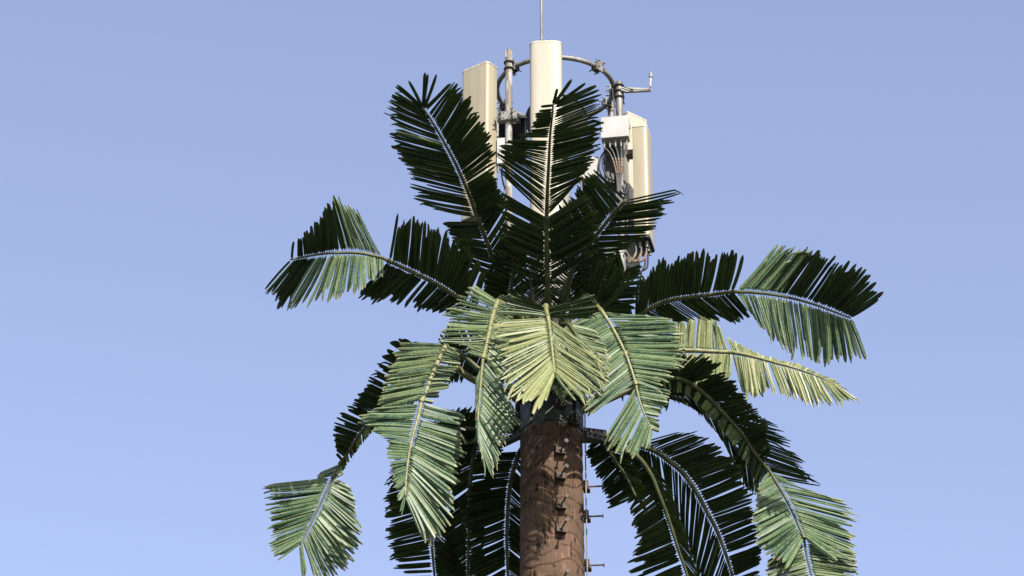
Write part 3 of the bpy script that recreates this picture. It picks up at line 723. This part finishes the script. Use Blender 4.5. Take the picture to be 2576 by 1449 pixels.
rp, RPT = pole("right pole carrying the small bent arm and the white box", 1557, 210, 720, -.1, .048, GALV, (217, 231, 246, 520, 535, 640))
pole("short pole behind the white box on the far side of the ring", 1537, 268, 560, .42, .045, GALV, (300,))

# bracket on the left pole
bl = thing("pipe_bracket", "drilled grey clamp plate bolted across the left pole", "bracket", PV(1275, 300, -.72))
c = PV(1275, 290, -.74); q = rotz(R(-14)); mb = MB(); mb.box(c, .27, .014, .125, q); mb.box(c + q @ Vector((0, .04, -.0625)), .27, .08, .012, q)
mb.build("plate", GREYBOX, bl)
for sx in (-.115, -.045, .06, .115):
    for sz in (-.042, .042):
        mb = MB(); mb.cyl(c + q @ Vector((sx, -.0075, sz)), c + q @ Vector((sx, -.0105, sz)), .0095, n=10); mb.build("bolt_hole", BLACK, bl)
for sx in (-.085, .078):
    for sz in (-.035, .035):
        mb = MB(); p = c + q @ Vector((sx, -.01, sz)); mb.cyl(p + q @ Vector((0, .1, 0)), p + q @ Vector((0, -.11, .0)), .0085, n=8); mb.cyl(p, p + q @ Vector((0, -.018, 0)), .019, n=6); mb.build("stud", GALV, bl)
mb = MB(); mb.box(c + q @ Vector((.07, .14, -.02)), .15, .04, .11, q); mb.build("back_plate", DKSTEEL, bl)

# finned radio unit behind it
ru = thing("radio_unit", "grey radio unit with black cooling fins behind the left pole", "radio unit", PV(1285, 390, -.35))
c = PV(1285, 345, -.35); q = rotz(R(6)); W, H, DP = .40, .62, .2
mb = MB(); mb.box(c + Vector((0, .06, 0)), W * .9, DP - .1, H, q); mb.build("housing", DKSTEEL, ru)
for k in range(15):
    mb = MB(); mb.box(c + q @ Vector((-.165 + .0236 * k, -.05, -.04)), .007, .12, H * .86, q); mb.build("cooling_fin", BLACK, ru)
for s in (-1, 1):
    mb = MB(); mb.box(c + q @ Vector((s * W * .47, 0, -.02)), .028, DP + .04, H * .96, q); mb.build("side_panel", GREYBOX, ru)
mb = MB(); mb.prism([(-.12, -.02), (.15, -.02), (.15, .14), (-.02, .14)], -W * .49, W * .49, q @ Matrix.Rotation(R(90), 3, 'Y'), c + Vector((0, -.0, H * .47)))
mb.v = []; mb.f = []; mb.smooth = []
hp = [q @ Vector((x, y, z)) + c for x in (-.20, .20) for y, z in ((-.15, .22), (-.15, .25), (.02, .36), (.13, .36), (.13, .29))]
mb.add(hp, [(0, 1, 2, 3, 4), (9, 8, 7, 6, 5)] + [(i, i + 5, (i + 1) % 5 + 5, (i + 1) % 5) for i in range(5)])
mb.build("hood", GREYBOX, ru)

def jbox(name, label, cat, px, py, yo, sx, sy, sz, yaw, m, nconn=0, extra=None):
    c = PV(px, py, yo); q = rotz(yaw)
    t = thing(name, label, cat, c - Vector((0, 0, sz / 2)))
    mb = MB(); mb.box(c, sx, sy, sz, q, .012); mb.build("case", m, t)
    mb = MB(); mb.box(c + q @ Vector((0, -sy / 2 - .006, 0)), sx * .985, .012, sz * .97, q, .005); mb.build("lid", m, t)
    for s in (-1, 1):
        mb = MB(); mb.box(c + q @ Vector((s * (sx / 2 + .008), .01, sz * .1)), .016, .03, .05, q); mb.build("latch", GALV, t)
    ends = []
    for k in range(nconn):
        p = c + q @ Vector((-sx * .40 + sx * .8 * k / max(1, nconn - 1), -.02, -sz / 2)); mb = MB()
        mb.cyl(p, p - Vector((0, 0, .045)), .017, n=10); mb.cyl(p - Vector((0, 0, .045)), p - Vector((0, 0, .11)), .013, n=10)
        mb.build("connector", GALV, t); ends.append(p - Vector((0, 0, .11)))
    return t, c, ends
WB, wc, wends = jbox("junction_box", "large white box with cable glands on the right pole under the arm", "junction box", 1548, 327, -.3, .37, .15, .33, R(-9), WHITE, 5)
jbox("amplifier_box", "small white box at the foot of the left pole's fins", "junction box", 1266, 384, -.6, .16, .09, .4, R(-5), WHITE, 2)
jbox("amplifier_box", "grey box half hidden behind the middle frond's right leaflets", "junction box", 1480, 428, -.1, .26, .12, .36, R(8), GREYBOX, 3)
jbox("amplifier_box", "lower white box beneath the right antennas among the cables", "junction box", 1546, 645, -.15, .22, .1, .28, R(-12), WHITE, 4)
jbox("radio_unit", "grey radio box on the mast between the right antenna and the fronds", "radio unit", 1585, 640, .2, .22, .14, .5, R(20), GREYBOX, 3)
jbox("radio_unit", "dark grey radio box behind the cable loops under the white box", "radio unit", 1540, 420, .05, .2, .14, .62, R(10), DKSTEEL, 2)

jbox("radio_unit", "black radio box low on the mast between the left upper fronds", "radio unit", 1244, 722, -.1, .22, .16, .36, R(-20), BLACK, 2)

# cables from the white box, with orange weatherproofing bands
def cable(label, pts, r=.012, bands=None, m=BLACK):
    P = spline([PV(*p) if isinstance(p, tuple) else p for p in pts], 8)
    t = thing("coaxial_cable", label, "cable", P[-1], "coaxial cables below the antennas")
    mb = MB(); mb.tube(P, r, 8); mb.build("sheath", m, t)
    if bands:
        i0, i1 = bands
        for i in range(int(i0 * (len(P) - 1)), int(i1 * (len(P) - 1))):
            if i + 1 < len(P):
                a, b = P[i], P[i + 1]; mb = MB(); mb.cyl(a.lerp(b, .15), a.lerp(b, .75), r * 1.4, n=10); mb.build("sealing_band", COPPER, t)
GREYC = mat("grey_cable", (.10, .096, .09), .5)
xs = [(1548, 372), (1550, 380), (1556, 384), (1560, 380), (1566, 384), (1563, 380)]
for k, e in enumerate(wends):
    x0 = view_xy(e)[0]
    mid = 1545 + 6 * k
    cable("%s of the five banded grey cables dropping from the white box" % ("leftmost", "second from left", "middle one", "second from right", "rightmost")[k],
          [e, (x0 * .5 + mid * .5 + 1, 385, -.30), (mid, 412, -.28), (1551 + 3 * k, 445, -.22), (1554 + 2.4 * k, 490, -.18), (1556 + 2 * k, 560, -.17)], .0085, (.30, .56), GREYC)
cable("black cable looping left below the white box, outermost loop", [(1528, 372, -.25), (1512, 395, -.2), (1508, 425, -.2), (1522, 452, -.2), (1545, 462, -.1)], .012)
cable("black cable looping left below the white box, innermost loop", [(1536, 366, -.25), (1520, 390, -.2), (1516, 420, -.2), (1530, 448, -.2), (1550, 456, -.1)], .012)
cable("thin black lead running down beside the right pole from the ring", [(1541, 212, -.12), (1543, 250, -.15), (1556, 288, -.2)], .008)
cable("short thick black loop on the right pole below the banded cables", [(1570, 455, -.2), (1580, 470, -.2), (1572, 488, -.2), (1560, 480, -.2)], .018)
for k in range(3):
    x0 = 1598 + 13 * k
    cable("banded cable curving left from the %s connector of the rightmost antenna" % ("left", "middle", "right")[k],
          [(x0, 612, -.15), (x0 + 2, 634, -.16), (x0 - 8, 656, -.16), (1584 + 3 * k, 660 - 4 * k, -.12), (1570, 640 - 8 * k, -.05)], .011, (.25, .8), GREYC)
cable("dark cable hanging low under the rightmost antenna's base", [(1622, 640, -.05), (1622, 668, -.05), (1604, 690, -.05), (1580, 680, 0), (1566, 660, 0)], .013)
cable("dark cable dropping from the rightmost antenna toward the right fronds", [(1630, 640, -.02), (1628, 672, -.02), (1612, 688, .0), (1630, 720, .0), (1622, 780, .0)], .012)
cable("black cable snaking down between the fronds beside the mast", [(1585, 690, -.05), (1560, 712, -.1), (1545, 740, -.1), (1550, 790, -.1)], .014)
cable("black cable curved over the grey mast below the upper fronds", [(1445, 650, -.4), (1430, 700, -.4), (1395, 745, -.42), (1360, 790, -.40)], .012)

cable("black cable hanging from the lower white box into the crown", [(1540, 672, -.15), (1538, 700, -.15), (1525, 730, -.1), (1500, 770, -.1)], .011)
cable("black cable beside the right pole bending left to the mast", [(1556, 672, -.15), (1560, 705, -.1), (1540, 745, -.05), (1490, 765, .0)], .011)
cable("thin grey cable looping wide right below the lower white box", [(1550, 672, -.16), (1575, 712, -.1), (1592, 745, -.05), (1570, 790, .0)], .009, None, GREYC)
cable("dark cable strung straight from the grey radio box to the mast", [(1580, 690, .2), (1555, 735, .15), (1500, 780, .1)], .011)
cable("dark cable dangling behind the left pole under the finned radio", [(1278, 392, -.35), (1262, 430, -.3), (1272, 480, -.2), (1300, 540, -.1)], .011)
cable("black cable emerging from the middle antenna's foot toward the mast", [(1375, 566, -.95), (1372, 590, -.9), (1378, 620, -.6), (1384, 660, -.35)], .012)
mb = MB(); c0 = PV(1520, 748, -.05); mb.box(c0, .34, .5, .05, rotz(R(-12))); mb.box(c0 + Vector((0, -.24, -.03)), .34, .02, .08, rotz(R(-12))); mb.build("equipment_shelf", DKSTEEL, TREE)

# bent arm with the small receiver
gp = thing("receiver_arm", "short horizontal arm with an upright white receiver stub at the far right", "receiver", PV(1566, 222, -.1))
a, b = PV(1562, 219, -.16), PV(1634, 223, -.16); mb = MB()
d = (b - a).normalized()
vs = []
for p, h in ((a, .055), (a.lerp(b, .2), .075), (b, .035)):
    vs += [p + Vector((0, -.01, 0)), p + Vector((0, .03, 0)), p + Vector((0, .03, -h)), p + Vector((0, -.01, -h))]
fs = [(3, 2, 1, 0), (8, 9, 10, 11)]
for i in range(2):
    for k in range(4): l = (k + 1) % 4; fs.append((i * 4 + k, i * 4 + l, i * 4 + 4 + l, i * 4 + 4 + k))
mb.add(vs, fs); mb.build("arm", GREYBOX, gp)
mb = MB(); e0, e1 = PV(1635, 226, -.16), PV(1637, 190, -.16); mb.cyl(e0, e1, .016, n=14); mb.cyl(e0 - Vector((0, 0, .02)), e0 + Vector((0, 0, .03)), .022, n=12); mb.build("stub", WHITE, gp)
mb = MB(); mb.cyl(e1 - Vector((0, 0, .03)), e1 + Vector((0, 0, .03)), .027, n=14); mb.cyl(e1 + Vector((0, 0, .03)), e1 + Vector((0, 0, .06)), .02, .008, n=14); mb.build("receiver_head", GREYBOX, gp)
mb = MB(); mb.tube(spline([a + Vector((.02, -.03, -.01)), a.lerp(b, .5) + Vector((0, -.03, -.05)), b + Vector((0, -.03, -.03)), e0 + Vector((0, -.03, .05))], 8), .006, 6); mb.build("lead", BLACK, gp)
mb = MB(); mb.box(PV(1588, 226, -.18), .05, .004, .02); mb.build("sticker", WHITE, gp)

# lightning rod
lr0, lr1 = PV(1363, 330, -.72), PV(1361, -130, -.72); lr0 = Vector((lr1.x, lr1.y, lr0.z))
lr = thing("lightning_rod", "thin grey rod rising above the middle antenna out of the frame", "lightning rod", lr0)
zb = PV(1362, 104, -.72).z
mb = MB(); mb.cyl(lr0, lr1, .019, .017, 14); mb.build("rod", GALV, lr)
mb = MB(); mb.cyl((lr0.x, lr0.y, zb - .25), (lr0.x, lr0.y, zb + .01), .035, .03, 14); mb.box(Vector((lr0.x + .09, lr0.y, zb - .02)), .02, .03, .08); mb.build("rod_base", DKSTEEL, lr)

# dark round dish behind the middle antenna
dc = PV(1400, 302, -.45); ds = thing("microwave_dish", "black round dish mostly hidden behind the middle antenna", "dish", dc)
mb = MB(); mb.cyl(dc + Vector((0, .14, 0)), dc, .36, .40, 48); mb.cyl(dc + Vector((0, .30, 0)), dc + Vector((0, .14, 0)), .12, .2, 24); mb.build("dish_shell", BLACK, ds)
mb = MB(); mb.tube([dc + Vector((.405 * math.cos(2 * math.pi * k / 48), -.005, .405 * math.sin(2 * math.pi * k / 48))) for k in range(48)], .012, 8, True); mb.build("rim", DKSTEEL, ds)

# safety cable down the trunk
zt = PV(1468, 985, -.12).z; x1 = AX + .425
t = thing("safety_cable", "thin steel climbing cable running down the right edge of the trunk", "cable", (x1, YA - .12, 0))
mb = MB(); mb.cyl((x1 + .05, YA - .12, 0), (x1, YA - .12, zt), .0085, n=8); mb.build("wire", GALV, t)
mb = MB(); mb.box((x1 - .02, YA - .10, zt), .1, .05, .03); mb.build("anchor", DKSTEEL, t)
mb = MB(); mb.box((x1, YA - .12, Z_TOP - .06), .035, .035, .16); mb.build("tensioner", DKSTEEL, t)

# strip helper keys
for ob in bpy.data.objects:
    if '_o' in ob: del ob['_o']
